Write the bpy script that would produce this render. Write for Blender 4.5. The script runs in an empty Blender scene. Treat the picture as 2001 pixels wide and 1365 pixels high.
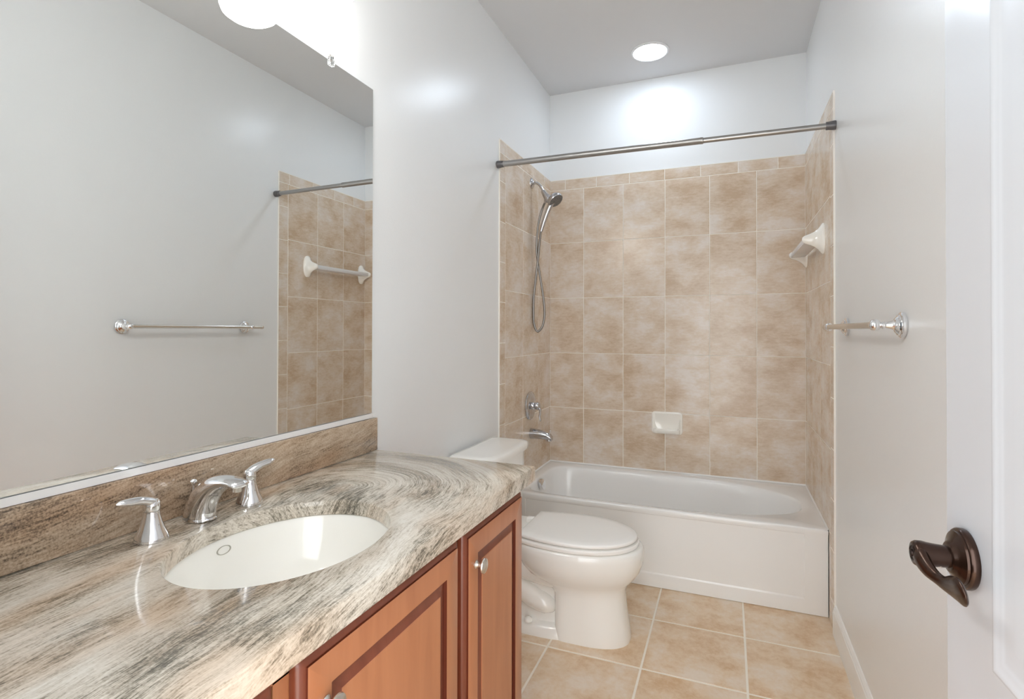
import bpy, bmesh, math, random
from mathutils import Vector, Matrix
random.seed(7)
sc = bpy.context.scene
PI = math.pi
W, H = 1.51, 2.808            # room width between tile faces, ceiling height
YF = -3.28                    # inner face of the front wall (doorway)

# ------------------------------------------------------------------ camera
def make_camera():
    f, yaw, pitch, roll = 1043.99, -0.3836, 0.0078, 0.0022
    fw = Vector((math.sin(yaw), math.cos(yaw), 0)); rt = Vector((math.cos(yaw), -math.sin(yaw), 0)); up = Vector((0, 0, 1))
    fw2 = math.cos(pitch) * fw + math.sin(pitch) * up
    up2 = -math.sin(pitch) * fw + math.cos(pitch) * up
    rt2 = math.cos(roll) * rt + math.sin(roll) * up2
    up3 = -math.sin(roll) * rt + math.cos(roll) * up2
    cd = bpy.data.cameras.new('camera'); co = bpy.data.objects.new('camera', cd)
    sc.collection.objects.link(co)
    m = Matrix((rt2, up3, -fw2)).transposed().to_4x4()
    m.translation = Vector((1.0987, -3.3925, 1.2409))
    co.matrix_world = m
    cd.sensor_fit = 'HORIZONTAL'; cd.sensor_width = 36.0
    cd.lens = 36.0 * f / 2001.0
    cd.shift_x = 0.0; cd.shift_y = -44.97 / 2001.0
    cd.clip_start = 0.02; cd.clip_end = 60
    sc.camera = co
make_camera()

# ------------------------------------------------------------------ world, exposure
sc.view_settings.view_transform = 'Standard'
sc.view_settings.look = 'None'
sc.view_settings.gamma = 1.0
sc.view_settings.use_curve_mapping = False
sc.view_settings.exposure = 1.45
HALL = 1.75                     # daylight arriving through the open doorway
LENS = 21.0                    # recessed light over the tub
SHADE = 8.0                    # vanity light shades
wd = bpy.data.worlds.new('world'); sc.world = wd; wd.use_nodes = True
bg = wd.node_tree.nodes['Background']
bg.inputs[0].default_value = (0.955, 0.985, 1.0, 1); bg.inputs[1].default_value = HALL
sc.cycles.use_denoising = True
sc.cycles.max_bounces = 12; sc.cycles.diffuse_bounces = 8; sc.cycles.glossy_bounces = 8
sc.cycles.caustics_reflective = False; sc.cycles.caustics_refractive = False
sc.cycles.sample_clamp_indirect = 6.0

# ------------------------------------------------------------------ materials
def srgb(r, g, b):
    def c(x):
        x /= 255.0
        return x / 12.92 if x <= 0.04045 else ((x + 0.055) / 1.055) ** 2.4
    return (c(r), c(g), c(b), 1)
class NT:
    def __init__(s, name):
        s.m = bpy.data.materials.new(name); s.m.use_nodes = True
        s.t = s.m.node_tree; s.p = s.t.nodes['Principled BSDF']
    def n(s, typ, **kw):
        x = s.t.nodes.new(typ)
        for k, v in kw.items(): setattr(x, k, v)
        return x
    def l(s, a, b): s.t.links.new(a, b)
    def set(s, **kw):
        for k, v in kw.items():
            s.p.inputs[k.replace('_', ' ')].default_value = v
        return s
    def math(s, op, a, b=None, clamp=False):
        x = s.n('ShaderNodeMath', operation=op, use_clamp=clamp)
        for i, v in enumerate((a, b)):
            if v is None: continue
            if isinstance(v, (int, float)): x.inputs[i].default_value = v
            else: s.l(v, x.inputs[i])
        return x.outputs[0]
    def noise(s, vec, scale, detail=3, rough=.5, dist=0.0):
        x = s.n('ShaderNodeTexNoise'); x.inputs['Scale'].default_value = scale
        x.inputs['Detail'].default_value = detail; x.inputs['Roughness'].default_value = rough
        x.inputs['Distortion'].default_value = dist
        if vec is not None: s.l(vec, x.inputs['Vector'])
        return x.outputs['Fac']
    def ramp(s, fac, stops, interp='LINEAR'):
        x = s.n('ShaderNodeValToRGB'); x.color_ramp.interpolation = interp
        e = x.color_ramp.elements
        while len(e) < len(stops): e.new(.5)
        for i, (p, c) in enumerate(stops): e[i].position = p; e[i].color = c
        s.l(fac, x.inputs[0]); return x.outputs[0]
    def mix(s, fac, a, b, mode='MIX'):
        x = s.n('ShaderNodeMix', data_type='RGBA', blend_type=mode)
        for i, v in ((0, fac), (6, a), (7, b)):
            if isinstance(v, (int, float, tuple)): x.inputs[i].default_value = v
            else: s.l(v, x.inputs[i])
        return x.outputs[2]
    def bump(s, h, strength, dist=.01):
        x = s.n('ShaderNodeBump'); x.inputs['Strength'].default_value = strength
        x.inputs['Distance'].default_value = dist
        s.l(h, x.inputs['Height']); s.l(x.outputs[0], s.p.inputs['Normal'])
    def pos(s): return s.n('ShaderNodeNewGeometry').outputs['Position']
    def mapping(s, vec, scale=(1, 1, 1), rot=(0, 0, 0)):
        x = s.n('ShaderNodeMapping'); x.inputs['Scale'].default_value = scale; x.inputs['Rotation'].default_value = rot
        s.l(vec, x.inputs[0]); return x.outputs[0]
    def vadd(s, a, b):
        x = s.n('ShaderNodeVectorMath', operation='ADD'); s.l(a, x.inputs[0]); s.l(b, x.inputs[1]); return x.outputs[0]

def simple(name, col, rough=.4, metal=0, coat=0, spec=.5):
    k = NT(name); k.set(Base_Color=col, Roughness=rough, Metallic=metal, Coat_Weight=coat)
    k.p.inputs['Specular IOR Level'].default_value = spec
    return k.m

def paint(name, col, rough, bumpy=.06):
    k = NT(name); k.set(Base_Color=col, Roughness=rough)
    h = k.noise(k.pos(), 160, 2)
    k.bump(h, bumpy, .004)
    return k.m

def tile_mat(name, light, mid, dark, grain, rough):
    k = NT(name)
    at = k.n('ShaderNodeAttribute', attribute_name='tile_rand')
    sv = k.n('ShaderNodeVectorMath', operation='SCALE'); k.l(at.outputs['Vector'], sv.inputs[0]); sv.inputs['Scale'].default_value = 37.0
    v = k.vadd(k.pos(), sv.outputs[0])
    a = k.noise(k.mapping(v, grain), 6.0, 5, .6, .15)
    b = k.noise(k.mapping(v, (grain[0], grain[1], grain[2] * 1.8)), 34.0, 6, .72, .3)
    c = k.noise(v, 4.0, 2, .5)
    f = k.math('ADD', k.math('MULTIPLY', a, .55), k.math('ADD', k.math('MULTIPLY', b, .3), k.math('MULTIPLY', c, .25)))
    col = k.ramp(f, [(.43, dark), (.54, mid), (.65, light)])
    fr = k.noise(k.mapping(v, grain), 60, 3, .6)
    col = k.mix(k.math('MULTIPLY', k.math('SUBTRACT', fr, .4, True), .35), col, dark)
    k.l(col, k.p.inputs['Base Color']); k.set(Roughness=rough)
    k.bump(b, .07, .002)
    return k.m

def granite(name, stops, streak, fold, speckle, warpamt, weights):
    k = NT(name)
    p = k.pos()
    warp = k.n('ShaderNodeTexNoise'); warp.inputs['Scale'].default_value = 3.2; warp.inputs['Detail'].default_value = 2
    k.l(p, warp.inputs['Vector'])
    sub = k.n('ShaderNodeVectorMath', operation='SUBTRACT'); k.l(warp.outputs['Color'], sub.inputs[0]); sub.inputs[1].default_value = (.5, .5, .5)
    sc_ = k.n('ShaderNodeVectorMath', operation='SCALE'); k.l(sub.outputs[0], sc_.inputs[0]); sc_.inputs['Scale'].default_value = warpamt
    q = k.vadd(p, sc_.outputs[0])
    s = k.n('ShaderNodeSeparateXYZ'); k.l(q, s.inputs[0])
    if fold:   # the vein pattern runs along the slab and turns back in a U near its right end
        dx = k.math('SUBTRACT', s.outputs[0], .20)
        dy = k.math('MAXIMUM', k.math('SUBTRACT', s.outputs[1], -2.27), 0.0)
        dxs = k.math('ADD', dx, k.math('MULTIPLY', k.math('SUBTRACT', s.outputs[1], -2.27), .10))
        F = k.math('SQRT', k.math('ADD', k.math('MULTIPLY', dxs, dxs), k.math('MULTIPLY', dy, k.math('MULTIPLY', dy, 1.3))))
        G = k.math('ADD', s.outputs[1], k.math('MULTIPLY', s.outputs[0], .35))
        Zc = k.math('MULTIPLY', s.outputs[2], .6)
        F = k.math('SUBTRACT', F, k.math('MULTIPLY', s.outputs[2], .5))
    else:
        F = k.math('ADD', s.outputs[2], k.math('MULTIPLY', s.outputs[1], -.16))
        G = s.outputs[1]; Zc = s.outputs[0]
    c = k.n('ShaderNodeCombineXYZ'); k.l(F, c.inputs[0]); k.l(G, c.inputs[1]); k.l(Zc, c.inputs[2])
    band = k.noise(k.mapping(c.outputs[0], (9, 3.6, 3)), 1.0, 4, .62, .5)
    mid = k.noise(k.mapping(c.outputs[0], (streak * .26, streak * .03, 12)), 1.0, 5, .65, .4)
    fine = k.noise(k.mapping(c.outputs[0], (streak, streak * .075, streak * .5)), 1.0, 4, .65, .2)
    spk = k.noise(p, 260, 3, .65)
    wb, wm, wf = weights
    f = k.math('ADD', k.math('ADD', k.math('MULTIPLY', band, wb), k.math('MULTIPLY', mid, wm)),
               k.math('ADD', k.math('MULTIPLY', fine, wf), k.math('MULTIPLY', spk, speckle)))
    col = k.ramp(f, stops)
    tint = k.noise(k.mapping(c.outputs[0], (7, 2.0, 3)), 1.6, 2, .5)
    col = k.mix(k.ramp(tint, [(.45, (0, 0, 0, 1)), (.70, (.55, .55, .55, 1))]), col, srgb(236, 206, 178), 'MULTIPLY')
    k.l(col, k.p.inputs['Base Color']); k.set(Roughness=.09)
    k.p.inputs['Specular IOR Level'].default_value = .55
    return k.m

def wood(name, a, b, axis_scale):
    k = NT(name)
    v = k.mapping(k.pos(), axis_scale)
    n = k.noise(v, 3.0, 4, .55, .5)
    k.l(k.ramp(n, [(.3, a), (.7, b)]), k.p.inputs['Base Color'])
    k.set(Roughness=.32, Coat_Weight=.25, Coat_Roughness=.2)
    return k.m

def emit(name, col, strength, base=(.9, .9, .9, 1)):
    k = NT(name); k.set(Base_Color=base, Roughness=.3, Emission_Color=col, Emission_Strength=strength)
    return k.m

def clear(name, rough=.02, tint=(1, 1, 1, 1), ior=1.45, trans=1.0):
    k = NT(name); k.set(Base_Color=tint, Roughness=rough, IOR=ior, Transmission_Weight=trans)
    return k.m

M = {}
M['wall'] = paint('wall_paint', srgb(233, 235, 236), .30)
M['ceiling'] = paint('ceiling_paint', srgb(214, 215, 217), .55)
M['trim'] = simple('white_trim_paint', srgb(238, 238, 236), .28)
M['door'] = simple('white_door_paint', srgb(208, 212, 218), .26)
M['walltile'] = tile_mat('wall_tile', srgb(224, 215, 206), srgb(214, 197, 177), srgb(196, 172, 146), (.9, .9, 1.5), .22)
M['grout'] = paint('wall_grout', srgb(242, 238, 230), .8)
M['floortile'] = tile_mat('floor_tile', srgb(229, 214, 196), srgb(222, 198, 168), srgb(205, 170, 131), (1.2, 1.2, 1), .32)
M['floorgrout'] = paint('floor_grout', srgb(240, 233, 220), .8)
M['granite'] = granite('swirled_granite', [(.385, srgb(84, 80, 71)), (.435, srgb(132, 125, 112)), (.475, srgb(182, 172, 157)), (.515, srgb(211, 202, 188)), (.585, srgb(231, 225, 214))], 520, True, .14, .07, (.32, .25, .29))
M['splash'] = granite('speckled_granite', [(.37, srgb(62, 55, 47)), (.43, srgb(124, 107, 90)), (.48, srgb(168, 147, 125)), (.54, srgb(190, 170, 148)), (.63, srgb(212, 195, 175))], 330, False, .26, .06, (.26, .22, .26))
M['wood'] = wood('cherry_wood', srgb(173, 110, 73), srgb(187, 123, 84), (9, 9, 1.2))
M['glaze'] = simple('dark_glazed_wood', srgb(96, 42, 26), .3, 0, .2)
M['bevelwood'] = wood('glazed_wood_edge', srgb(112, 54, 34), srgb(126, 66, 44), (9, 9, 1.2))
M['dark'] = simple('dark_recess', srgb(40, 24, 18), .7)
M['chrome'] = simple('chrome', (.86, .86, .87, 1), .06, 1)
M['nickel'] = simple('satin_nickel', (.72, .69, .64, 1), .26, 1)
M['steel'] = simple('brushed_steel', (.42, .41, .40, 1), .3, 1)
M['steelcap'] = simple('grey_rod_cap', (.16, .155, .16, 1), .4, .6)
M['hose'] = simple('metal_hose', (.30, .285, .27, 1), .3, 1)
M['shchrome'] = simple('shower_chrome', (.58, .58, .60, 1), .12, 1)
M['nozzle'] = simple('grey_nozzle_face', srgb(120, 118, 116), .4, .2)
M['china'] = simple('white_china', srgb(242, 241, 237), .08, 0, .3)
M['seat'] = simple('white_toilet_seat', srgb(244, 243, 240), .22)
M['tub'] = simple('white_acrylic', srgb(238, 238, 237), .16, 0, .2)
M['sink'] = simple('biscuit_white_china', srgb(245, 243, 237), .07, 0, .3)
M['ring'] = simple('grey_ring', srgb(176, 172, 160), .3)
M['ceramic'] = simple('cream_ceramic', srgb(246, 244, 238), .1, 0, .3)
M['bronze'] = simple('oil_rubbed_bronze', srgb(62, 43, 34), .25, .75, .2)
M['bronze2'] = simple('dark_bronze', srgb(44, 32, 28), .35, .7)
M['clear'] = clear('clear_plastic')
M['acrylic'] = clear('frosted_acrylic', .25, (.94, .95, .97, 1), 1.46, .22)
M['mirror'] = simple('silvered_glass', (.90, .915, .905, 1), .0, 1)
M['mirroredge'] = simple('mirror_edge', srgb(150, 165, 158), .15, .3)
M['channel'] = simple('white_metal_channel', srgb(238, 238, 238), .2, .1)
M['lens'] = emit('light_lens', (.74, .86, 1.0, 1), LENS)
M['lightring'] = simple('white_light_ring', srgb(236, 238, 242), .35)
M['shade'] = emit('frosted_glass_shade', (1.0, .995, .965, 1), SHADE)

# ------------------------------------------------------------------ mesh helpers
def V(*a): return Vector(a)
def box(bm, x0, x1, y0, y1, z0, z1, bev=0, seg=2, mat=0):
    vs = [bm.verts.new((x, y, z)) for x in (x0, x1) for y in (y0, y1) for z in (z0, z1)]
    fs = [bm.faces.new([vs[i] for i in q]) for q in ((0, 1, 3, 2), (4, 6, 7, 5), (0, 4, 5, 1), (2, 3, 7, 6), (0, 2, 6, 4), (1, 5, 7, 3))]
    for f in fs: f.material_index = mat
    if bev:
        es = list({e for f in fs for e in f.edges})
        bmesh.ops.bevel(bm, geom=es, offset=bev, segments=seg, profile=.5, affect='EDGES')
    return fs
def loft(bm, rings, cap0=True, cap1=True, mats=None, closed=True):
    R = [[bm.verts.new(p) for p in r] for r in rings]
    n = len(R[0])
    for i in range(len(R) - 1):
        for j in range(n if closed else n - 1):
            f = bm.faces.new((R[i][j], R[i][(j + 1) % n], R[i + 1][(j + 1) % n], R[i + 1][j]))
            if mats: f.material_index = mats[i]
    if cap0: 
        f = bm.faces.new(list(reversed(R[0])))
        if mats: f.material_index = mats[0]
    if cap1:
        f = bm.faces.new(R[-1])
        if mats: f.material_index = mats[-1]
    return R
def frame_for(d):
    d = d.normalized()
    u = V(0, 0, 1) if abs(d.z) < .9 else V(1, 0, 0)
    s = u.cross(d).normalized(); t = d.cross(s).normalized()
    return s, t
def lathe(bm, prof, origin, axis, n=32, cap0=True, cap1=True, squash=None):
    o = Vector(origin); a = Vector(axis).normalized(); s, t = frame_for(a)
    k = squash or (1, 1)
    rings = [[o + a * h + (s * math.cos(2 * PI * j / n) * k[0] + t * math.sin(2 * PI * j / n) * k[1]) * r for j in range(n)] for r, h in prof]
    loft(bm, rings, cap0, cap1)
def catmull(pts, k=6):
    P = [Vector(p) for p in pts]; out = []
    for i in range(len(P) - 1):
        p0 = P[max(i - 1, 0)]; p1 = P[i]; p2 = P[i + 1]; p3 = P[min(i + 2, len(P) - 1)]
        for j in range(k):
            t = j / k
            out.append(.5 * ((2 * p1) + (p2 - p0) * t + (2 * p0 - 5 * p1 + 4 * p2 - p3) * t * t + (-p0 + 3 * p1 - 3 * p2 + p3) * t ** 3))
    out.append(P[-1]); return out
def tube(bm, pts, radii, n=16, k=6, up=None, round_ends=False):
    """radii: per control point r or (r_side, r_up); smooth path"""
    dim = len(pts[0])
    rr = [(r, r) if isinstance(r, (int, float)) else r for r in radii]
    full = catmull([tuple(p) for p in pts], k)
    rad = catmull([(a, b, 0) for a, b in rr], k)
    s = None; rings = []
    for i, p in enumerate(full):
        d = (full[min(i + 1, len(full) - 1)] - full[max(i - 1, 0)]).normalized()
        if s is None:
            if up is not None: s = Vector(up).cross(d).normalized()
            else: s, _ = frame_for(d)
        else:
            s = (s - d * s.dot(d)).normalized()
        t = d.cross(s).normalized()
        a, b = max(rad[i].x, 1e-4), max(rad[i].y, 1e-4)
        rings.append([p + s * math.cos(2 * PI * j / n) * a + t * math.sin(2 * PI * j / n) * b for j in range(n)])
    loft(bm, rings)
def new(): return bmesh.new()
def build(name, bm, mats, parent=None, loc=None, smooth=40):
    if loc is None and parent is not None: loc = root_loc(parent)
    loc = Vector(loc or (0, 0, 0))
    bmesh.ops.remove_doubles(bm, verts=bm.verts, dist=1e-5)
    bmesh.ops.recalc_face_normals(bm, faces=bm.faces)
    bmesh.ops.translate(bm, verts=bm.verts, vec=-loc)
    me = bpy.data.meshes.new(name); bm.to_mesh(me); bm.free()
    for m in (mats if isinstance(mats, (list, tuple)) else [mats]): me.materials.append(m)
    if smooth:
        me.shade_smooth(); me.set_sharp_from_angle(angle=math.radians(smooth))
    o = bpy.data.objects.new(name, me); sc.collection.objects.link(o)
    if parent is not None: o.parent = parent
    else: o.location = loc
    return o
def root_loc(o):
    while o.parent is not None: o = o.parent
    return o.location.copy()
def tag(o, label, cat, kind=None, group=None):
    o['label'] = label; o['category'] = cat
    if kind: o['kind'] = kind
    if group: o['group'] = group
    return o
def thing(name, label, cat, loc):
    o = bpy.data.objects.new(name, None); sc.collection.objects.link(o)
    o.location = loc; o.empty_display_size = .05
    return tag(o, label, cat)
def boxes(*specs, bev=0):
    bm = new()
    for s in specs: box(bm, *s, bev=bev)
    return bm

# ------------------------------------------------------------------ room shell
T = .10
def struct(name, bm, mats, label, cat, loc=(0, 0, 0), smooth=40):
    return tag(build(name, bm, mats, None, loc, smooth), label, cat, 'structure')

def tile_panel(name, cells, place, mats, parent, gap=.0036, h=.0012, lo=0.0):
    """cells: (u0,u1,v0,v1); place(u,v,n) -> point; one continuous sheet of raised tiles and grout"""
    bm = new(); lay = bm.faces.layers.float_vector.new('tile_rand')
    for (u0, u1, v0, v1) in cells:
        g = gap / 2; e = g + .0012
        def ring(i, n): return [bm.verts.new(place(u, v, n)) for u, v in ((u0 + i, v0 + i), (u1 - i, v0 + i), (u1 - i, v1 - i), (u0 + i, v1 - i))]
        a, b, c = ring(0, lo), ring(g, lo), ring(e, lo + h)
        rv = Vector((random.random(), random.random(), random.random()))
        for j in range(4):
            k = (j + 1) % 4
            f = bm.faces.new((a[j], a[k], b[k], b[j])); f.material_index = 1
            f = bm.faces.new((b[j], b[k], c[k], c[j])); f.material_index = 0; f[lay] = rv
        f = bm.faces.new(c); f.material_index = 0; f[lay] = rv
    o = build(name, bm, mats, parent, smooth=0)
    return o

# floor: square tiles laid out from the joints seen in the photo
fl = tag(build('floor', boxes((-.1, 1.61, -4.6, .1, -.1, -.002)), M['floorgrout'], None, (0, 0, 0), 0), 'beige square ceramic tile floor with pale grout lines', 'floor', 'structure')
tw = .361
xs = [0.0] + [x for x in (.079, .440, .801, 1.162) ] + [1.51]
ys = [-1.021 - tw * k for k in range(0, 11)]
ys = [0.0, -.300, -.660] + ys
cells = [(xs[i], xs[i + 1], ys[j + 1], ys[j]) for i in range(len(xs) - 1) for j in range(len(ys) - 1)]
tile_panel('floor_tiling', cells, lambda u, v, n: (u, v, n), [M['floortile'], M['floorgrout']], fl, gap=.008, h=.001, lo=-.001)

struct('ceiling', boxes((-.1, 1.61, -3.4, .1, H, H + .1)), M['ceiling'], 'flat pale grey painted ceiling over the bathroom', 'ceiling', smooth=0)
wl = struct('wall_left', boxes((-T, 0, -3.4, .1, 0, H)), M['wall'], 'pale grey painted wall behind the mirror and vanity', 'wall', smooth=0)
wr = struct('wall_right', boxes((W, W + T, -3.4, .1, 0, H)), M['wall'], 'pale grey painted wall carrying the chrome towel bar', 'wall', smooth=0)
wb = struct('wall_back', boxes((0, W, 0, .1, 0, H)), M['wall'], 'white painted end wall above the tub with beige tile', 'wall', smooth=0)
struct('wall_front', boxes((0, .66, YF - .12, YF, 0, H), (1.42, W, YF - .12, YF, 0, H), (.66, 1.42, YF - .12, YF, 2.05, H)), M['wall'], 'pale grey painted wall with the open doorway beside the vanity', 'wall', smooth=0)

ZT = 2.234
rows = [.381, .739, 1.096, 1.455, 1.817, 2.168]
cols = [.006, .233, .488, .743, 1.0, 1.255, 1.504]
bv = [.006, .108, .316, .526, .741, .949, 1.156, 1.366, 1.504]
cells = [(cols[i], cols[i + 1], rows[j], rows[j + 1]) for i in range(6) for j in range(5)]
cells += [(bv[i], bv[i + 1], rows[-1], ZT) for i in range(8)]
WT = [M['walltile'], M['grout']]
tile_panel('tile_panel', cells, lambda u, v, n: (u, -n, v), WT, wb, lo=.005)
lc = [0.0, -.25, -.515, -.780]
side = [(lc[i + 1], lc[i], rows[j], rows[j + 1]) for i in range(3) for j in range(5)]
lb = [0.0, -.14, -.348, -.560, -.770, -.855]
side += [(lb[i + 1], lb[i], rows[-1], ZT) for i in range(5)]
sz = [0.0, .116, .327, .538, .749, .962, 1.176, 1.389, 1.598, 1.809, 2.020, 2.168]
side += [(-.855, -.780, sz[i], sz[i + 1]) for i in range(len(sz) - 1)]
side += [(-.780, -.735, 0.0, .381)]
def edge_strip(bm, x0, x1):
    box(bm, min(x0, x1), max(x0, x1), -.8555, -.8505, 0.0, ZT)
for parent, sgn, x in ((wl, 1, 0.0), (wr, -1, W)):
    tile_panel('tile_panel', side, lambda u, v, n, s=sgn, x=x: (x + s * n, u, v), WT, parent, lo=.005)
    bm = new(); box(bm, min(x, x + sgn * .0065), max(x, x + sgn * .0065), -.8575, -.8545, 0.0, ZT)
    box(bm, min(x, x + sgn * .0065), max(x, x + sgn * .0065), -.8575, 0, ZT, ZT + .002)
    build('tile_edge', bm, M['grout'], parent, smooth=0)
bm = new(); box(bm, 0, W, -.0065, 0, ZT, ZT + .002); build('tile_edge', bm, M['grout'], wb, smooth=0)

def baseboard(name, x, sgn, y0, y1, label):
    prof = [(0, 0), (.013, 0), (.013, .088), (.0115, .094), (.0115, .098), (.009, .103), (.009, .107), (.006, .113), (.003, .119), (0, .121)]
    bm = new()
    loft(bm, [[(x + sgn * a, y, z) for a, z in prof] for y in (y0, y1)])
    struct(name, bm, M['trim'], label, 'baseboard', smooth=25)
baseboard('baseboard_right', W, -1, YF, -.858, 'white moulded baseboard along the right wall')
baseboard('baseboard_left', 0, 1, -1.90, -.858, 'white moulded baseboard behind the toilet')

# ------------------------------------------------------------------ open door with bronze lever
def rect_ring(c, u, v, n, u0, u1, v0, v1, h):
    return [c + u * a + v * b + n * h for a, b in ((u0, v0), (u1, v0), (u1, v1), (u0, v1))]
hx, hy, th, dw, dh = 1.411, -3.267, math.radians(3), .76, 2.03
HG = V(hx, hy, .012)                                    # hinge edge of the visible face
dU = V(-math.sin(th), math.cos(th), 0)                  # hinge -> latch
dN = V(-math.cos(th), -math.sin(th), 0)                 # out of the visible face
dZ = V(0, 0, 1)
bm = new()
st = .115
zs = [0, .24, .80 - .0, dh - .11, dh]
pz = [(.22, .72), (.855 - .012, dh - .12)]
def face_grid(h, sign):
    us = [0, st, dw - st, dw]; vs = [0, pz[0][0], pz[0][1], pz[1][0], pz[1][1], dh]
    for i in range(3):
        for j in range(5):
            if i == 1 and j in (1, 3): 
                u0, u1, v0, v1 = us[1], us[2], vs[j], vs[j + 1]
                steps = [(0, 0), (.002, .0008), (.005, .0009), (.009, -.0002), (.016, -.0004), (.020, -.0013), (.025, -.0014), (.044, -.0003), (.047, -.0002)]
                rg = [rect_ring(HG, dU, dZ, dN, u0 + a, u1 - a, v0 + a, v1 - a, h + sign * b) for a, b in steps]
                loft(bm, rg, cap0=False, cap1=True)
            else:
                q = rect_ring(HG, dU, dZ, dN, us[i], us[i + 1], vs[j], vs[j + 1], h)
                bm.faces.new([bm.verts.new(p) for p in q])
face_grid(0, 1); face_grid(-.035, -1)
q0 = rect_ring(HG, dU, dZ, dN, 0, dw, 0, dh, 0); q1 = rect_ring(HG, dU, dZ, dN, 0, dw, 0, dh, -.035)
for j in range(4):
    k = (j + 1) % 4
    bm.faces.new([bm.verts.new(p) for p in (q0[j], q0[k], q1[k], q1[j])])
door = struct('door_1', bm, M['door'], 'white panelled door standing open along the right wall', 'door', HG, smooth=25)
hc = HG + dU * (dw - .056) + dZ * (.959 - .012)
bm = new()
lathe(bm, [(.0355, 0), (.0365, .002), (.0365, .007), (.035, .009), (.0325, .0095), (.032, .012), (.026, .0145), (.020, .017), (.0185, .0195), (.0165, .0205)], hc, dN, 40)
rose = build('door_handle', bm, M['bronze'], door)
rose['label'] = 'dark bronze round rosette'
bm = new()
lathe(bm, [(.0130, .018), (.0135, .026), (.0140, .034), (.0150, .042), (.0160, .047), (.0158, .053), (.0138, .0565), (.0125, .057)], hc, dN, 28)
def hp(s, z, o): return hc - dU * s + dZ * z + dN * o
tube(bm, [hp(-.006, .003, .048), hp(.008, -.003, .050), hp(.022, -.010, .048), hp(.036, -.0145, .0435), hp(.050, -.0155, .040), hp(.066, -.0125, .0375), hp(.080, -.0105, .037), hp(.090, -.0100, .0375), hp(.095, -.0100, .038)],
     [(.008, .014), (.0085, .0140), (.0072, .0115), (.0055, .0085), (.0052, .0095), (.0055, .0140), (.0050, .0155), (.003, .010), (.001, .002)], n=20, up=dN.cross(dU))
lev = build('lever', bm, M['bronze'], rose)
bm = new(); lathe(bm, [(.0095, .0560), (.0095, .0577), (.0082, .0581), (.0080, .0573), (.0045, .0573), (.0042, .0595), (.0030, .0600)], hc, dN, 24)
build('lock_button', bm, M['bronze2'], rose)
bm = new()
sa = (dU * -.55 + dZ * -.85).normalized()
lathe(bm, [(.0022, .0125), (.0024, .0138), (.0014, .0142)], hc + dN * .030, (-dU * .35 - dZ * .55 + dN * 0), 14)
build('set_screw', bm, M['nickel'], rose)
# latch plate on the door's edge
bm = new()
pl = [HG + dU * (dw + .0008) + dZ * (.945 + b) + dN * (-.0175 + a) for a, b in ((-.0125, -.028), (.0125, -.028), (.0125, .028), (-.0125, .028))]
p2 = [p - dU * .002 for p in pl]
loft(bm, [p2, pl]); build('latch_plate', bm, M['bronze'], door)
for zz in (.25, 1.02, 1.80):
    bm = new(); lathe(bm, [(.006, -.045), (.006, .045)], HG + dZ * zz + dN * -.041 - dU * .004, dZ, 12)
    build('hinge', bm, M['bronze'], door)

# ------------------------------------------------------------------ recessed light over the tub
LC = V(.696, -.335, H)
t = thing('recessed_light', 'round recessed ceiling light glowing above the bathtub', 'ceiling light', LC)
bm = new(); lathe(bm, [(.104, 0), (.104, -.004), (.100, -.0075), (.092, -.008), (.088, -.004), (.086, -.001)], LC, (0, 0, 1), 48, cap0=False, cap1=False)
build('trim_ring', bm, M['lightring'], t)
bm = new(); lathe(bm, [(.0865, -.001), (.080, -.0065), (.05, -.0120), (.015, -.0140)], LC, (0, 0, 1), 48, cap0=True)
build('lens', bm, M['lens'], t)

# ------------------------------------------------------------------ vanity light with three shades
VC = V(0, -2.595, 2.30)
t = thing('vanity_light', 'wall light with glowing white glass shades above the mirror', 'wall light', VC)
bm = new(); box(bm, .001, .022, -2.98, -2.21, 2.265, 2.335, bev=.006)
build('backplate', bm, M['nickel'], t)
for y in (-2.30, -2.595, -2.89):
    bm = new()
    tube(bm, [(.022, y, 2.30), (.06, y, 2.312), (.11, y, 2.318), (.137, y, 2.295), (.14, y, 2.262)], [.008] * 5, n=14)
    lathe(bm, [(.012, .052), (.026, .048), (.030, .030), (.030, .012)], (.14, y, 2.22), (0, 0, 1), 24)
    build('arm', bm, M['nickel'], t)
    bm = new()
    lathe(bm, [(.004, 0), (.030, .001), (.056, .006), (.070, .016), (.0755, .030), (.074, .050), (.066, .085), (.052, .118), (.038, .140), (.029, .152)], (.14, y, 2.100), (0, 0, 1), 40)
    build('shade', bm, M['shade'], t)

# ------------------------------------------------------------------ mirror
t = thing('wall_mirror', 'large frameless mirror on the wall above the vanity backsplash', 'mirror', (.003, -2.595, .966))
bm = new(); fs = box(bm, .001, .006, -3.265, -1.924, .968, 2.0405)
for f in bm.faces:
    f.material_index = 0 if f.calc_center_median().x > .0055 else 1
build('mirror_glass', bm, [M['mirror'], M['mirroredge']], t, smooth=0)
bm = new()
prof = [(.0005, .9525), (.0115, .9525), (.0115, .9672), (.0095, .9672), (.0095, .964), (.0065, .964), (.0065, .9665), (.0005, .9665)]
loft(bm, [[(a, y, b) for a, b in prof] for y in (-3.265, -1.924)])
build('bottom_channel', bm, M['channel'], t, smooth=0)
for y in (-2.127, -3.06):
    bm = new()
    box(bm, .001, .012, y - .010, y + .010, 2.041, 2.056, bev=.002)
    box(bm, .0065, .012, y - .010, y + .010, 2.026, 2.0415, bev=.002)
    lathe(bm, [(.004, .010), (.004, .0135), (.002, .0142)], (0, y, 2.048), (1, 0, 0), 12)
    build('clip', bm, M['clear'], t)

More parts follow.
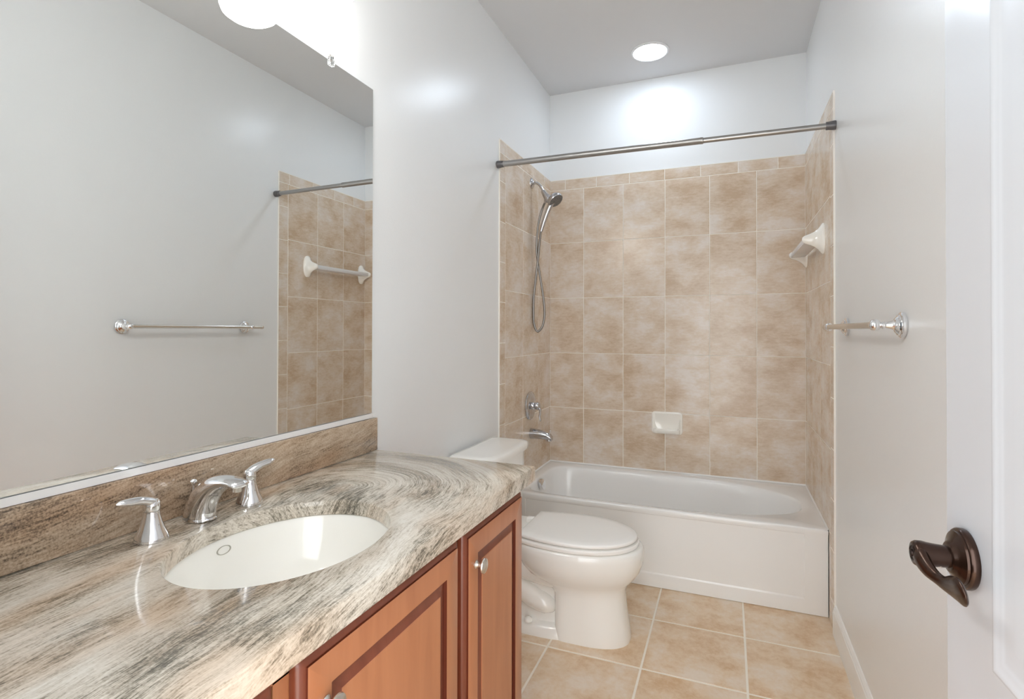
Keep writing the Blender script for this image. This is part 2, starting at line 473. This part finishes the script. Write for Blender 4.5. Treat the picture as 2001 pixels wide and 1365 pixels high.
# ------------------------------------------------------------------ vanity cabinet
CY0, CY1, CX = -3.272, -1.920, .533
t = thing('vanity_cabinet', 'cherry wood vanity cabinet with raised panel doors under the granite', 'cabinet', ((CX / 2), -2.595, 0))
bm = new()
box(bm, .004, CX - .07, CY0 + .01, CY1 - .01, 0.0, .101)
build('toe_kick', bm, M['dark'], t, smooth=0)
bm = new()
box(bm, .004, CX, CY0, CY0 + .018, .10, .799)
box(bm, .004, CX - .018, CY1 - .018, CY1, .10, .799)
box(bm, .004, CX - .018, CY0 + .018, CY1 - .018, .10, .118)
box(bm, .004, .016, CY0 + .018, CY1 - .018, .118, .799)
build('carcass', bm, M['wood'], t, smooth=0)
bm = new()
for (a, b) in ((CY0 + .018, CY0 + .050), (-2.845, -2.800), (-2.350, -2.305), (CY1 - .045, CY1)):
    box(bm, CX - .018, CX, a, b, .10, .799)
box(bm, CX - .0181, CX, CY0 + .05, CY1 - .045, .765, .799); box(bm, CX - .0181, CX, CY0 + .05, CY1 - .045, .10, .14)
build('face_frame', bm, M['wood'], t, smooth=0)
def round_rect(y0, y1, z0, z1, r, x, n=5):
    pts = []
    for cy, cz, a0 in ((y1 - r, z1 - r, 0), (y0 + r, z1 - r, PI / 2), (y0 + r, z0 + r, PI), (y1 - r, z0 + r, 1.5 * PI)):
        for i in range(n + 1):
            a = a0 + PI / 2 * i / n
            pts.append((x, cy + r * math.cos(a), cz + r * math.sin(a)))
    return pts
def cab_door(y0, y1, z0, z1, knob_y, knob_z):
    bm = new(); X0 = CX + .0012
    steps = [  # inset, height, radius, material of the band that follows
        (0, 0, .008, 2), (0, .007, .008, 2), (.0015, .011, .0075, 2), (.005, .0145, .005, 2), (.010, .0165, .003, 2), (.0135, .017, .0015, 1), (.0138, .0205, .0012, 0),
        (.0150, .0210, .001, 0), (.062, .0210, .0012, 1), (.0625, .0135, .001, 1), (.0655, .0130, .001, 2), (.086, .0195, .001, 0), (.0875, .0205, .001, 0)]
    rg = [round_rect(y0 + a, y1 - a, z0 + a, z1 - a, r, X0 + h) for a, h, r, m in steps]
    loft(bm, rg, mats=[s[3] for s in steps[:-1]] )
    o = build('door', bm, [M['wood'], M['glaze'], M['bevelwood']], t, smooth=25)
    bm = new()
    lathe(bm, [(.0095, 0), (.0098, .002), (.0085, .0035), (.0062, .006), (.0056, .010), (.0062, .014), (.0120, .0165), (.0162, .0190), (.0174, .0215), (.0166, .0240), (.0120, .0262), (.0060, .0275), (.0015, .0278)], (X0 + .021, knob_y, knob_z), (1, 0, 0), 32)
    build('knob', bm, M['nickel'], o)
    return o
cab_door(-2.318, -1.954, .125, .783, -2.268, .698)
cab_door(-2.817, -2.343, .125, .783, -2.768, .700)
cab_door(-3.238, -2.858, .125, .783, -2.905, .683)

# ------------------------------------------------------------------ granite countertop, backsplash, sink
ZC = .845
CXF, CYR = .5745, -1.9085
SX, SY, SA, SB = .311, -2.593, .176, .2185
def plate_with_hole():
    bm = new()
    x0, x1, y0, y1 = .001, CXF, YF + .002, CYR
    angs = [2 * PI * i / 120 for i in range(120)]
    for cx, cy in ((x0, y0), (x1, y0), (x1, y1), (x0, y1)):
        angs.append(math.atan2(cy - SY, cx - SX) % (2 * PI))
    angs = sorted(angs)
    def rect(a, ins):
        dx, dy = math.cos(a), math.sin(a); tt = 1e9
        for lim, c, dd in ((x0 + ins, SX, dx), (x1 - ins, SX, dx), (y0 + ins, SY, dy), (y1 - ins, SY, dy)):
            if abs(dd) > 1e-9:
                q = (lim - c) / dd
                if q > 0: tt = min(tt, q)
        return SX + dx * tt, SY + dy * tt
    def ell(a, e):
        # ellipse point in direction a
        dx, dy = math.cos(a), math.sin(a); A, B = SA + e, SB + e
        q = 1 / math.sqrt((dx / A) ** 2 + (dy / B) ** 2)
        return SX + dx * q, SY + dy * q
    rings = []
    for ins, z in ((.06, ZC - .0325), (.045, ZC - .0325), (.045, ZC - .046), (0.004, ZC - .046), (0, ZC - .042), (0, ZC - .006), (.0018, ZC - .0018), (.006, ZC)):
        rings.append([(*rect(a, ins), z) for a in angs])
    for e, z in ((.005, ZC), (.0015, ZC - .0015), (0, ZC - .005), (0, ZC - .0325)):
        rings.append([(*ell(a, e), z) for a in angs])
    R = loft(bm, rings, cap0=False, cap1=False)
    n = len(angs)
    for j in range(n):
        bm.faces.new((R[-1][j], R[-1][(j + 1) % n], R[0][(j + 1) % n], R[0][j]))
    return bm
o = build('countertop', plate_with_hole(), M['granite'], None, (.28, -2.595, ZC - .046), 30)
tag(o, 'swirled grey and beige granite countertop with an oval sink cutout', 'countertop')
bm = new(); box(bm, .0005, .020, YF + .002, -1.9105, ZC + .0003, .9515, bev=.0015, seg=2)
o = build('backsplash', bm, M['splash'], None, (.01, -2.595, ZC), 30)
tag(o, 'brown speckled granite backsplash strip below the mirror', 'backsplash')

t = thing('sink', 'white oval undermount sink set in the granite countertop', 'sink', (SX, SY, .66))
bm = new()
def ell_ring(a, b, z, n=72, cx=SX): return [(cx + a * math.cos(2 * PI * i / n), SY + b * math.sin(2 * PI * i / n), z) for i in range(n)]
inner = [(.196, .238, .8120), (.184, .226, .8120), (.1795, .2215, .8105), (.1765, .2185, .805), (.172, .213, .785), (.163, .203, .755), (.148, .186, .722), (.125, .158, .697), (.090, .115, .681), (.05, .06, .674), (.021, .021, .671)]
outer = [(.022, .022, .66), (.06, .07, .662), (.10, .125, .668), (.135, .168, .685), (.158, .196, .712), (.172, .213, .745), (.181, .223, .785), (.185, .227, .803), (.196, .238, .803)]
rings = [ell_ring(*r) for r in outer] + [ell_ring(*r) for r in inner]
loft(bm, rings, cap0=True, cap1=True)
build('basin', bm, M['sink'], t)
bm = new(); lathe(bm, [(.021, .0), (.021, .003), (.017, .004), (.015, .002), (.012, .004), (.003, .006)], (SX, SY, .671), (0, 0, 1), 28)
build('drain', bm, M['chrome'], t)
bm = new()
oc = V(.1372, -2.593, .789)
nrm = V(.97, 0, .22).normalized(); us = V(0, 0, 1).cross(nrm).normalized(); vs_ = nrm.cross(us)
rg = []
for k in range(33):
    pass
N = 36
rings = []
for rad, off in ((1.0, .0), (1.0, .0030), (.86, .0030), (.86, .0)):
    rings.append([oc + us * (math.cos(2 * PI * i / N) * .0165 * rad) + vs_ * (math.sin(2 * PI * i / N) * .0085 * rad) + nrm * off for i in range(N)])
R = loft(bm, rings, cap0=False, cap1=False)
build('overflow_ring', bm, M['ring'], t)

# ------------------------------------------------------------------ widespread chrome faucet
t = thing('faucet', 'chrome widespread sink faucet with two lever handles', 'faucet', (.088, -2.595, ZC))
def faucet_handle(x, y, sgn):
    bm = new()
    lathe(bm, [(.0285, .0003), (.0290, .003), (.0270, .010), (.0215, .022), (.0168, .036), (.0140, .048), (.0135, .055)], (x, y, ZC), (0, 0, 1), 36)
    h = build('handle', bm, M['chrome'], t)
    bm = new()
    lathe(bm, [(.0135, .0555), (.0142, .058), (.0142, .066), (.0135, .072), (.0105, .0765), (.004, .078)], (x, y, ZC), (0, 0, 1), 32)
    tube(bm, [(x, y - sgn * .004, ZC + .068), (x, y + sgn * .010, ZC + .0755), (x + .002, y + sgn * .026, ZC + .081), (x + .004, y + sgn * .046, ZC + .084), (x + .006, y + sgn * .060, ZC + .086), (x + .007, y + sgn * .068, ZC + .0865)],
         [(.013, .010), (.0130, .0085), (.0115, .0075), (.0110, .0065), (.007, .0045), (.001, .001)], n=20, up=(0, 0, 1))
    build('lever', bm, M['chrome'], h)
faucet_handle(.090, -2.709, -1); faucet_handle(.084, -2.481, 1)
bm = new()
y = -2.595
tube(bm, [(.0715, y, ZC + .0004), (.0715, y, ZC + .010), (.077, y, ZC + .030), (.092, y, ZC + .053), (.114, y, ZC + .072), (.143, y, ZC + .084), (.168, y, ZC + .087), (.188, y, ZC + .084), (.194, y, ZC + .082)],
     [(.029, .037), (.0275, .0355), (.0258, .0330), (.0245, .0285), (.0235, .0215), (.0230, .0145), (.0220, .0090), (.0205, .0065), (.008, .002)], n=28, up=(1, 0, 0), k=8)
build('spout', bm, M['chrome'], t)
bm = new()
lathe(bm, [(.0095, 0), (.0095, .012), (.0075, .0125)], (.176, y, ZC + .070), (.12, 0, .99), 20)
build('aerator', bm, M['nickel'], t)
bm = new()
lathe(bm, [(.0025, 0), (.0025, .058), (.004, .060), (.0075, .064), (.0080, .067), (.006, .070), (.002, .0715)], (.050, y, ZC + .010), (.02, 0, 1), 18)
build('lift_rod', bm, M['chrome'], t)

# ------------------------------------------------------------------ toilet (axis along +X at TY)
TY = -1.21
t = thing('toilet', 'white two-piece toilet with closed lid between vanity and tub', 'toilet', (.40, TY, 0))
def egg(xb, xf, hw, z, n=56, back=.55, pw=2.3, split=.42, bpw=2.6):
    """plan outline: rounded back half, long elliptical front half"""
    xm = xb + (xf - xb) * split; pts = []
    for i in range(n):
        a = 2 * PI * i / n; c, s = math.cos(a), math.sin(a)
        if c >= 0:
            x = xm + (xf - xm) * abs(c) ** (2 / pw); yy = hw * math.copysign(abs(s) ** (2 / pw), s)
        else:
            x = xm - (xm - xb) * abs(c) ** (2 / bpw); yy = hw * math.copysign(abs(s) ** (2 / bpw), s)
        pts.append((x, TY + yy, z))
    return pts
bm = new()
# front pedestal + bowl, one continuous skin
rings = [egg(.44, .736, .119, 0, pw=2.5, split=.32, bpw=5), egg(.44, .736, .120, .012, pw=2.5, split=.32, bpw=5), egg(.44, .730, .117, .05, pw=2.5, split=.32, bpw=5), egg(.44, .720, .115, .12, pw=2.5, split=.32, bpw=5), egg(.435, .714, .116, .180, pw=2.4, split=.35, bpw=4),
         egg(.39, .719, .121, .208, pw=2.3), egg(.35, .732, .134, .228, pw=2.2), egg(.31, .753, .154, .250, pw=2.2), egg(.285, .773, .172, .280, pw=2.15), egg(.268, .785, .1825, .315, pw=2.1), egg(.262, .788, .1860, .345, pw=2.1), egg(.262, .787, .1855, .366, pw=2.1), egg(.266, .782, .181, .3745, pw=2.1), egg(.275, .772, .172, .3765, pw=2.1)]
loft(bm, rings)
# rear base foot and deck
loft(bm, [egg(.17, .56, hw, z, pw=2.6, split=.5) for hw, z in ((.124, 0), (.124, .010), (.116, .028), (.108, .040), (.09, .046))])
def deck(xb, xf, hw, z): return [(xb, TY - hw, z), (xf, TY - hw, z), (xf, TY + hw, z), (xb, TY + hw, z)]
loft(bm, [round_rect(TY - hw, TY + hw, 0, .34, .05, 0, 6) and [(xx, yy, z) for xx, yy in [( (.035 + (q[2] / .34) * .34), q[1]) for q in round_rect(TY - hw, TY + hw, 0, .34, .04, 0, 6)]] for hw, z in ((.085, .26), (.115, .32), (.13, .35), (.132, .383), (.128, .388))])
# rear body between deck and foot
loft(bm, [egg(.20, .50, hw, z, pw=2.4, split=.5) for hw, z in ((.085, .03), (.072, .10), (.068, .18), (.080, .26), (.10, .31))])
# trapway bulging on both sides
for s in (-1, 1):
    tube(bm, [(.52, TY + s * .062, .235), (.45, TY + s * .066, .232), (.38, TY + s * .066, .235), (.30, TY + s * .064, .245), (.22, TY + s * .06, .26)], [.045, .047, .046, .045, .04], n=20)
    tube(bm, [(.425, TY + s * .062, .085), (.418, TY + s * .066, .100), (.395, TY + s * .068, .115), (.35, TY + s * .068, .130), (.28, TY + s * .066, .165), (.21, TY + s * .06, .20)], [.012, .032, .041, .044, .045, .04], n=20)
build('bowl', bm, M['china'], t, smooth=50)
def dshape(xb, xf, hw, hb, z, n=40, ins=0):
    """seat outline: straight back edge, elliptical front"""
    xm = xb + (xf - xb) * .44; pts = []
    for i in range(n + 1):
        a = -PI / 2 + PI * i / n
        pts.append((xm + (xf - ins - xm) * max(math.cos(a), 0) ** .93, TY + (hw - ins) * math.sin(a), z))
    m = 10
    for i in range(1, m):
        u = i / m
        pts.append((xm + (xb + ins - xm) * u, TY + (hw - ins) - (hw - hb) * u ** 2.2, z))
    for i in range(0, 5):
        pts.append((xb + ins, TY + (hb - ins) * (1 - 2 * i / 4), z))
    for i in range(1, m):
        u = 1 - i / m
        pts.append((xm + (xb + ins - xm) * u, TY - (hw - ins) + (hw - hb) * u ** 2.2, z))
    return pts
def slab(name, xb, xf, hw, hb, z0, z1, r, top_dome=0):
    bm = new()
    rg = [dshape(xb, xf, hw, hb, z0, ins=r), dshape(xb, xf, hw, hb, z0 + r * .5, ins=r * .25), dshape(xb, xf, hw, hb, z0 + r), dshape(xb, xf, hw, hb, z1 - r), dshape(xb, xf, hw, hb, z1 - r * .35, ins=r * .25), dshape(xb, xf, hw, hb, z1, ins=r), dshape(xb, xf, hw, hb, z1 + top_dome * .6, ins=r + .03), dshape(xb, xf, hw, hb, z1 + top_dome, ins=r + .08)]
    loft(bm, rg); return build(name, bm, M['seat'], t, smooth=50)
slab('seat', .295, .768, .1815, .145, .3785, .3965, .004)
slab('lid', .302, .762, .1775, .143, .4005, .4165, .006, .0035)
for s in (-1, 1):
    bm = new(); box(bm, .262, .300, TY + s * .075 - .016, TY + s * .075 + .016, .378, .408, bev=.006, seg=3)
    build('seat_hinge', bm, M['seat'], t)
    bm = new(); lathe(bm, [(.017, 0), (.017, .006), (.014, .013), (.006, .018), (.001, .019)], (.335, TY + s * .104, .0455), (0, 0, 1), 20)
    build('bolt_cap', bm, M['china'], t)
def tank_ring(x0, x1, hw, z, bow, r=.03, n=6):
    pts = []
    m = 14
    for i in range(m + 1):          # bowed front with rounded corners, right to left
        u = -1 + 2 * i / m
        pts.append((x1 - bow * u * u - (.028 * max(0, (abs(u) - .86) / .14) ** 2), TY + hw * u, z))
    pts += [(x0 + .02, TY + hw, z), (x0, TY + hw - .02, z), (x0, TY - hw + .02, z), (x0 + .02, TY - hw, z)]
    return pts
bm = new()
loft(bm, [tank_ring(.05, .195, .180, .389, .006), tank_ring(.046, .205, .196, .42, .008), tank_ring(.040, .212, .206, .52, .01), tank_ring(.036, .218, .212, .684, .012)])
build('tank', bm, M['china'], t, smooth=50)
bm = new()
loft(bm, [tank_ring(.030, .225, .218, .685, .014), tank_ring(.022, .236, .226, .690, .016), tank_ring(.020, .238, .2275, .705, .016), tank_ring(.022, .236, .2265, .716, .016), tank_ring(.028, .229, .221, .721, .016), tank_ring(.045, .205, .20, .7225, .014)])
build('tank_lid', bm, M['china'], t, smooth=50)
bm = new()
lathe(bm, [(.012, 0), (.012, .006), (.007, .012), (.006, .018)], (.208, TY - .155, .625), (1, 0, 0), 18)
tube(bm, [(.226, TY - .155, .625), (.230, TY - .125, .622), (.232, TY - .085, .617)], [(.006, .008), (.005, .008), (.003, .006)], n=12, up=(0, 0, 1))
build('flush_lever', bm, M['chrome'], t)

# ------------------------------------------------------------------ bathtub
t = thing('bathtub', 'white alcove bathtub with smooth apron below the beige tile', 'bathtub', (.755, -.365, 0))
ZB, D = .381, .730
X0, X1, Y0, Y1 = .007, 1.503, -D, -.007
bm = new()
n = 128
BX, BY = .752, -.374
def superell(cx, cy, a, b, p, z):
    pts = []
    for i in range(n):
        an = 2 * PI * (i + .5) / n; c, s = math.cos(an), math.sin(an)
        q = p if c >= 0 else p + 4.6 * min(1, abs(c) * 3)      # squarer at the drain end
        pts.append((cx + a * math.copysign(abs(c) ** (2 / q), c), cy + b * math.copysign(abs(s) ** (2 / q), s), z))
    return pts
def rect_pts(ins, z, src):
    out = []
    for (x, y, _) in src:
        dx, dy = x - BX, y - BY; tt = 1e9
        for lim, c, dd in ((X0 + ins, BX, dx), (X1 - ins, BX, dx), (Y0 + ins, BY, dy), (Y1 - ins, BY, dy)):
            if abs(dd) > 1e-9:
                q = (lim - c) / dd
                if q > 0: tt = min(tt, q)
        out.append((BX + dx * tt, BY + dy * tt, z))
    return out
base = superell(BX, BY, .694, .312, 2.35, 0)
# make the outline hit the rectangle corners exactly
def snap(ring, ins):
    for cx, cy in ((X0 + ins, Y0 + ins), (X1 - ins, Y0 + ins), (X1 - ins, Y1 - ins), (X0 + ins, Y1 - ins)):
        j = min(range(n), key=lambda q: (ring[q][0] - cx) ** 2 + (ring[q][1] - cy) ** 2)
        ring[j] = (cx, cy, ring[j][2])
    return ring
rings = [snap(rect_pts(.010, ZB - .026, base), .010), snap(rect_pts(.001, ZB - .023, base), .001), snap(rect_pts(0, ZB - .008, base), 0), snap(rect_pts(.0022, ZB - .0022, base), .0022), snap(rect_pts(.008, ZB, base), .008)]
rings += [superell(BX, BY, .694, .312, 2.35, ZB - .004), superell(BX, BY, .687, .305, 2.35, ZB - .008), superell(BX, BY, .681, .299, 2.35, ZB - .018),
          superell(BX - .006, BY, .670, .289, 2.4, ZB - .06), superell(BX - .02, BY, .640, .266, 2.5, ZB - .16), superell(BX - .035, BY, .590, .245, 2.6, ZB - .25), superell(BX - .05, BY, .545, .215, 2.6, .085), superell(BX - .055, BY, .48, .17, 2.5, .068), superell(BX - .06, BY, .30, .08, 2.2, .062)]
loft(bm, rings, cap0=False)
build('tub_shell', bm, M['tub'], t, smooth=50)
bm = new()
q = [(.0, 0), (.0, .004), (.002, .006)]
def fr(ins, y, bot=0.0): return [(X0 + ins, y, 0.001 + ins * 0 + bot), (X1 - ins, y, .001 + bot), (X1 - ins, y, ZB - .036), (X0 + ins, y, ZB - .036)]
def panel(ia, y, zb, zt): return [(X0 + ia, y, zb), (X1 - ia, y, zb), (X1 - ia, y, zt), (X0 + ia, y, zt)]
loft(bm, [panel(0, -.70, .001, ZB - .022), panel(0, -.7220, .001, ZB - .022), panel(.0015, -.7240, .002, ZB - .022), panel(.090, -.7240, .062, ZB - .030), panel(.0915, -.7233, .0645, ZB - .031), panel(.0955, -.7200, .070, ZB - .033)])
build('apron', bm, M['tub'], t, smooth=25)
bm = new()
def bead(p, q, inn):
    p, q, inn = Vector(p), Vector(q), Vector(inn)
    ring = lambda o: [o, o + inn * .006, o + inn * .0035 + V(0, 0, .0035), o + V(0, 0, .007)]
    loft(bm, [ring(p), ring(q)])
zc_ = ZB - .0005
bead((X0 - .0004, Y0 + .002, zc_), (X0 - .0004, Y1, zc_), (1, 0, 0)); bead((X1 + .0004, Y0 + .002, zc_), (X1 + .0004, Y1, zc_), (-1, 0, 0)); bead((X0, Y1 + .0004, zc_), (X1, Y1 + .0004, zc_), (0, -1, 0))
bead((X1 + .0004, -.7245, 0.002), (X1 + .0004, -.7245, .002), (0, -1, 0)) if False else None
build('caulk_bead', bm, M['tub'], t)
bm = new()
oc = V(.088, -.415, .341); on = V(1, -.12, .22).normalized()
lathe(bm, [(.030, -.006), (.031, .006), (.0295, .012), (.025, .0145), (.008, .016), (.001, .016)], oc, on, 36)
build('overflow_plate', bm, M['chrome'], t)
bm = new(); lathe(bm, [(.032, 0), (.032, .003), (.026, .005), (.01, .006), (.001, .006)], (.24, BY, .0695), (0, 0, 1), 28)
build('drain', bm, M['chrome'], t)

# ------------------------------------------------------------------ shower fittings on the left tile
XL = .0062
SYF = -.385
t = thing('handheld_shower', 'chrome handheld shower on its wall arm with looping metal hose', 'shower', (XL, -.375, 2.125))
ys_ = -.375
bm = new(); lathe(bm, [(.031, 0), (.030, .004), (.024, .009), (.013, .013), (.0105, .016)], (XL, ys_, 2.127), (1, 0, 0), 32)
build('flange', bm, M['shchrome'], t)
bm = new(); tube(bm, [(XL + .008, ys_, 2.127), (.040, ys_, 2.124), (.062, ys_, 2.104), (.083, ys_, 2.066)], [.0085] * 4, n=16)
build('arm', bm, M['shchrome'], t)
bm = new()
tube(bm, [(.078, ys_, 2.075), (.088, ys_, 2.056), (.108, ys_, 2.027), (.124, ys_, 2.008)], [.014, .0165, .021, .019], n=22)
tube(bm, [(.100, ys_ + .0, 2.030), (.094, ys_ + .004, 2.018), (.088, ys_ + .008, 2.004)], [.011, .010, .008], n=16)
build('holder', bm, M['shchrome'], t)
hd = V(.62, -.22, -.75).normalized()
hcn = V(.150, ys_, 2.020)
bm = new()
lathe(bm, [(.012, -.028), (.024, -.022), (.038, -.012), (.045, -.002), (.048, .008), (.047, .016), (.0445, .019)], hcn, hd, 40)
tube(bm, [(.140, ys_, 2.010), (.120, ys_, 1.975), (.098, ys_, 1.925), (.078, ys_, 1.870), (.066, ys_, 1.832)], [(.017, .019), (.015, .016), (.0135, .0145), (.012, .0125), (.009, .009)], n=20)
hs = build('hand_shower', bm, M['shchrome'], t)
bm = new()
lathe(bm, [(.044, .0185), (.044, .0200), (.037, .0215), (.034, .0208), (.02, .0215), (.002, .0225)], hcn, hd, 40)
s_, t_ = frame_for(hd)
for rr, cnt in ((.0385, 20), (.027, 14), (.014, 7)):
    for i in range(cnt):
        a = 2 * PI * i / cnt
        lathe(bm, [(.0022, .020), (.0016, .0245)], hcn + (s_ * math.cos(a) + t_ * math.sin(a)) * rr, hd, 8)
build('nozzle_face', bm, M['nozzle'], hs)
yh = -.355
hp_ = [(.088, 2.004), (.064, 1.964), (.040, 1.875), (.030, 1.746), (.038, 1.653), (.067, 1.477), (.080, 1.363), (.070, 1.277), (.042, 1.236), (.020, 1.277), (.0155, 1.339), (.0165, 1.441), (.030, 1.57), (.041, 1.662), (.049, 1.754), (.066, 1.835)]
pts = []
for i, (x, z) in enumerate(hp_):
    off = .008 * math.sin(PI * i / (len(hp_) - 1)) * (1 if i < 8 else -1)
    pts.append((x, (-.367 if i == 0 else (ys_ if i == len(hp_) - 1 else yh + off)), z))
bm = new(); tube(bm, pts, [.0066] * len(pts), n=12, k=7)
build('hose', bm, M['hose'], t)

t = thing('shower_valve', 'round chrome shower valve with lever handle on left tile', 'shower valve', (XL, -.400, .795))
vy, vz = -.400, .796
bm = new(); lathe(bm, [(.083, 0), (.084, .004), (.080, .010), (.070, .0145), (.050, .017), (.030, .018)], (XL, vy, vz), (1, 0, 0), 48)
build('escutcheon', bm, M['shchrome'], t)
bm = new()
lathe(bm, [(.024, .016), (.022, .028), (.019, .032), (.0205, .036), (.024, .042), (.024, .052), (.020, .060), (.012, .064), (.002, .065)], (XL, vy, vz), (1, 0, 0), 32)
tube(bm, [(XL + .050, vy, vz - .004), (XL + .064, vy, vz - .018), (XL + .066, vy, vz - .040), (XL + .063, vy, vz - .062), (XL + .068, vy, vz - .084), (XL + .070, vy, vz - .090)], [(.011, .010), (.009, .008), (.007, .006), (.008, .0055), (.010, .005), (.003, .002)], n=16)
build('handle', bm, M['shchrome'], t)

t = thing('tub_spout', 'chrome tub spout with diverter pull below the shower valve', 'tub spout', (XL, -.38, .625))
sy_ = -.380
bm = new()
rings = []
for x, r, zo, hgt in ((XL, .031, 0, 1), (XL + .006, .031, 0, 1), (XL + .03, .030, .0, 1), (XL + .07, .0285, -.003, .95), (XL + .10, .0265, -.007, .88), (XL + .122, .024, -.013, .85), (XL + .133, .019, -.020, .7), (XL + .136, .010, -.024, .5)):
    rings.append([(x, sy_ + r * math.cos(2 * PI * i / 28), .627 + zo + r * hgt * math.sin(2 * PI * i / 28)) for i in range(28)])
loft(bm, rings)
lathe(bm, [(.018, 0), (.018, .020), (.016, .022)], (XL + .112, sy_, .590), (0, 0, 1), 24)
build('spout_body', bm, M['shchrome'], t)
bm = new(); lathe(bm, [(.0035, 0), (.0035, .014), (.008, .016), (.008, .021), (.003, .024)], (XL + .118, sy_, .635), (.15, 0, 1), 18)
build('diverter_knob', bm, M['chrome'], t)

# ------------------------------------------------------------------ soap dish on the back tile
t = thing('soap_dish', 'white ceramic soap dish on the back tile above the tub', 'soap dish', (.755, -.0062, .613))
x0, x1, z0, z1 = .664, .846, .613, .747
def rr_xz(x0, x1, z0, z1, r, y, n=5): return [(p[1], y, p[2]) for p in round_rect(x0, x1, z0, z1, r, 0, n)]
bm = new(); yb = -.0062
loft(bm, [rr_xz(x0, x1, z0, z1, .018, yb), rr_xz(x0, x1, z0, z1, .018, yb - .005), rr_xz(x0 + .003, x1 - .003, z0 + .003, z1 - .003, .016, yb - .0085), rr_xz(x0 + .011, x1 - .011, z0 + .012, z1 - .010, .012, yb - .010), rr_xz(x0 + .016, x1 - .016, z0 + .016, z1 - .014, .010, yb - .006)])
build('back_plate', bm, M['ceramic'], t, smooth=50)
bm = new()
# curved tray: profile in (y out, z) swept across x with narrowing lip
N = 22; outer = []; inner = []
for i in range(N + 1):
    u = -1 + 2 * i / N
    out = .062 * (1 - .30 * abs(u) ** 6)
    hx_ = (x1 - x0) / 2 - .014
    x = (x0 + x1) / 2 + hx_ * u
    edge = abs(u) ** 8
    prof = [(yb - .008, z0 + .014), (yb - .5 * out, z0 + .006), (yb - .85 * out, z0 + .010), (yb - out, z0 + .026), (yb - out * .98, z0 + .034), (yb - out * .90, z0 + .034), (yb - out * .80, z0 + .026 + .02 * edge), (yb - out * .45, z0 + .021 + .045 * edge), (yb - .012, z0 + .026 + .065 * edge), (yb - .008, z0 + .030 + .065 * edge)]
    outer.append([(x, a, b) for a, b in prof])
loft(bm, outer)
build('tray', bm, M['ceramic'], t, smooth=50)

# ------------------------------------------------------------------ ceramic shelf brackets with clear shelf on right tile
XR = W - .0062
t = thing('shower_shelf', 'clear shelf on two cream ceramic brackets on right tile', 'shelf', (XR, -.33, 1.66))
for yb in (-.612, -.052):
    bm = new(); zc = 1.664
    # flared wall foot tapering in an S curve to a rounded tip
    rings = []
    for o, hy_, zt, zb in ((0, .036, .070, -.072), (.006, .036, .070, -.072), (.012, .032, .060, -.064), (.022, .024, .045, -.050), (.036, .0175, .033, -.038), (.052, .0145, .025, -.029), (.066, .0135, .0195, -.024), (.078, .0125, .015, -.019), (.085, .009, .009, -.013), (.0875, .004, .003, -.006)):
        cz = zc + (zt + zb) / 2; hz = (zt - zb) / 2; ring = []
        for i in range(32):
            a = 2 * PI * i / 32; c, s = math.cos(a), math.sin(a)
            p = 2.4 if o < .02 else 2.0
            ring.append((XR - o, yb + hy_ * math.copysign(abs(c) ** (2 / p), c), cz + hz * math.copysign(abs(s) ** (2 / p), s)))
        rings.append(ring)
    loft(bm, rings)
    build('bracket', bm, M['ceramic'], t, smooth=60)
bm = new(); box(bm, XR - .078, XR - .010, -.600, -.064, 1.648, 1.655, bev=.002)
box(bm, XR - .0785, XR - .0745, -.600, -.064, 1.655, 1.672, bev=.001)
build('shelf_panel', bm, M['acrylic'], t)

# ------------------------------------------------------------------ towel bar
t = thing('towel_bar', 'chrome towel bar with round ends on the right wall', 'towel bar', (W, -1.43, 1.258))
tz, bx_ = 1.257, W - .062
for y, far in ((-1.780, 0), (-1.105, 1)):
    bm = new()
    lathe(bm, [(.032, 0), (.033, .002), (.033, .008), (.030, .0105), (.026, .0115), (.0255, .015), (.021, .0175), (.0185, .020), (.013, .0225), (.0095, .030), (.0075, .042), (.0065, .050)], (W, y, tz), (-1, 0, 0), 40)
    build('post', bm, M['chrome'], t)
    bm = new()
    lathe(bm, [(.004, -.0155), (.0095, -.013), (.0135, -.0075), (.0150, 0), (.0135, .0075), (.0095, .013), (.004, .0155)], (bx_, y, tz), (0, 1, 0), 28)
    lathe(bm, [(.0065, .040), (.0095, .0425), (.0095, .0465), (.0065, .049)], (W, y, tz), (-1, 0, 0), 28)
    build('finial', bm, M['chrome'], t)
bm = new()
lathe(bm, [(.0085, 0), (.0105, .002), (.0105, .012), (.0092, .014), (.0092, .738), (.0105, .740), (.0105, .750), (.0075, .754), (.002, .755)], (bx_, -1.780, tz), (0, 1, 0), 24)
build('bar', bm, M['nickel'], t)

# ------------------------------------------------------------------ shower curtain rod
t = thing('curtain_rod', 'brushed steel tension rod spanning the tub alcove under the ceiling', 'shower rod', (.755, -.88, 2.09))
ya, zl, zr = -.878, 2.094, 2.084
def rp(x): return V(x, ya, zl + (zr - zl) * x / W)
ax = (rp(W) - rp(0)).normalized()
bm = new(); lathe(bm, [(.0145, .02), (.0145, .985), (.0150, .987), (.0150, .997), (.0122, 1.0)], rp(0), ax, 24)
build('outer_tube', bm, M['steel'], t)
bm = new(); lathe(bm, [(.0118, .995), (.0118, 1.49)], rp(0), ax, 24)
build('inner_tube', bm, M['steel'], t)
for x, sg in ((.0005, 1), (W - .0005, -1)):
    bm = new(); lathe(bm, [(.0185, 0), (.0190, .004), (.0185, .012), (.0165, .026), (.0165, .034), (.0150, .036)], rp(x), ax * sg, 28)
    build('end_cap', bm, M['steelcap'], t)
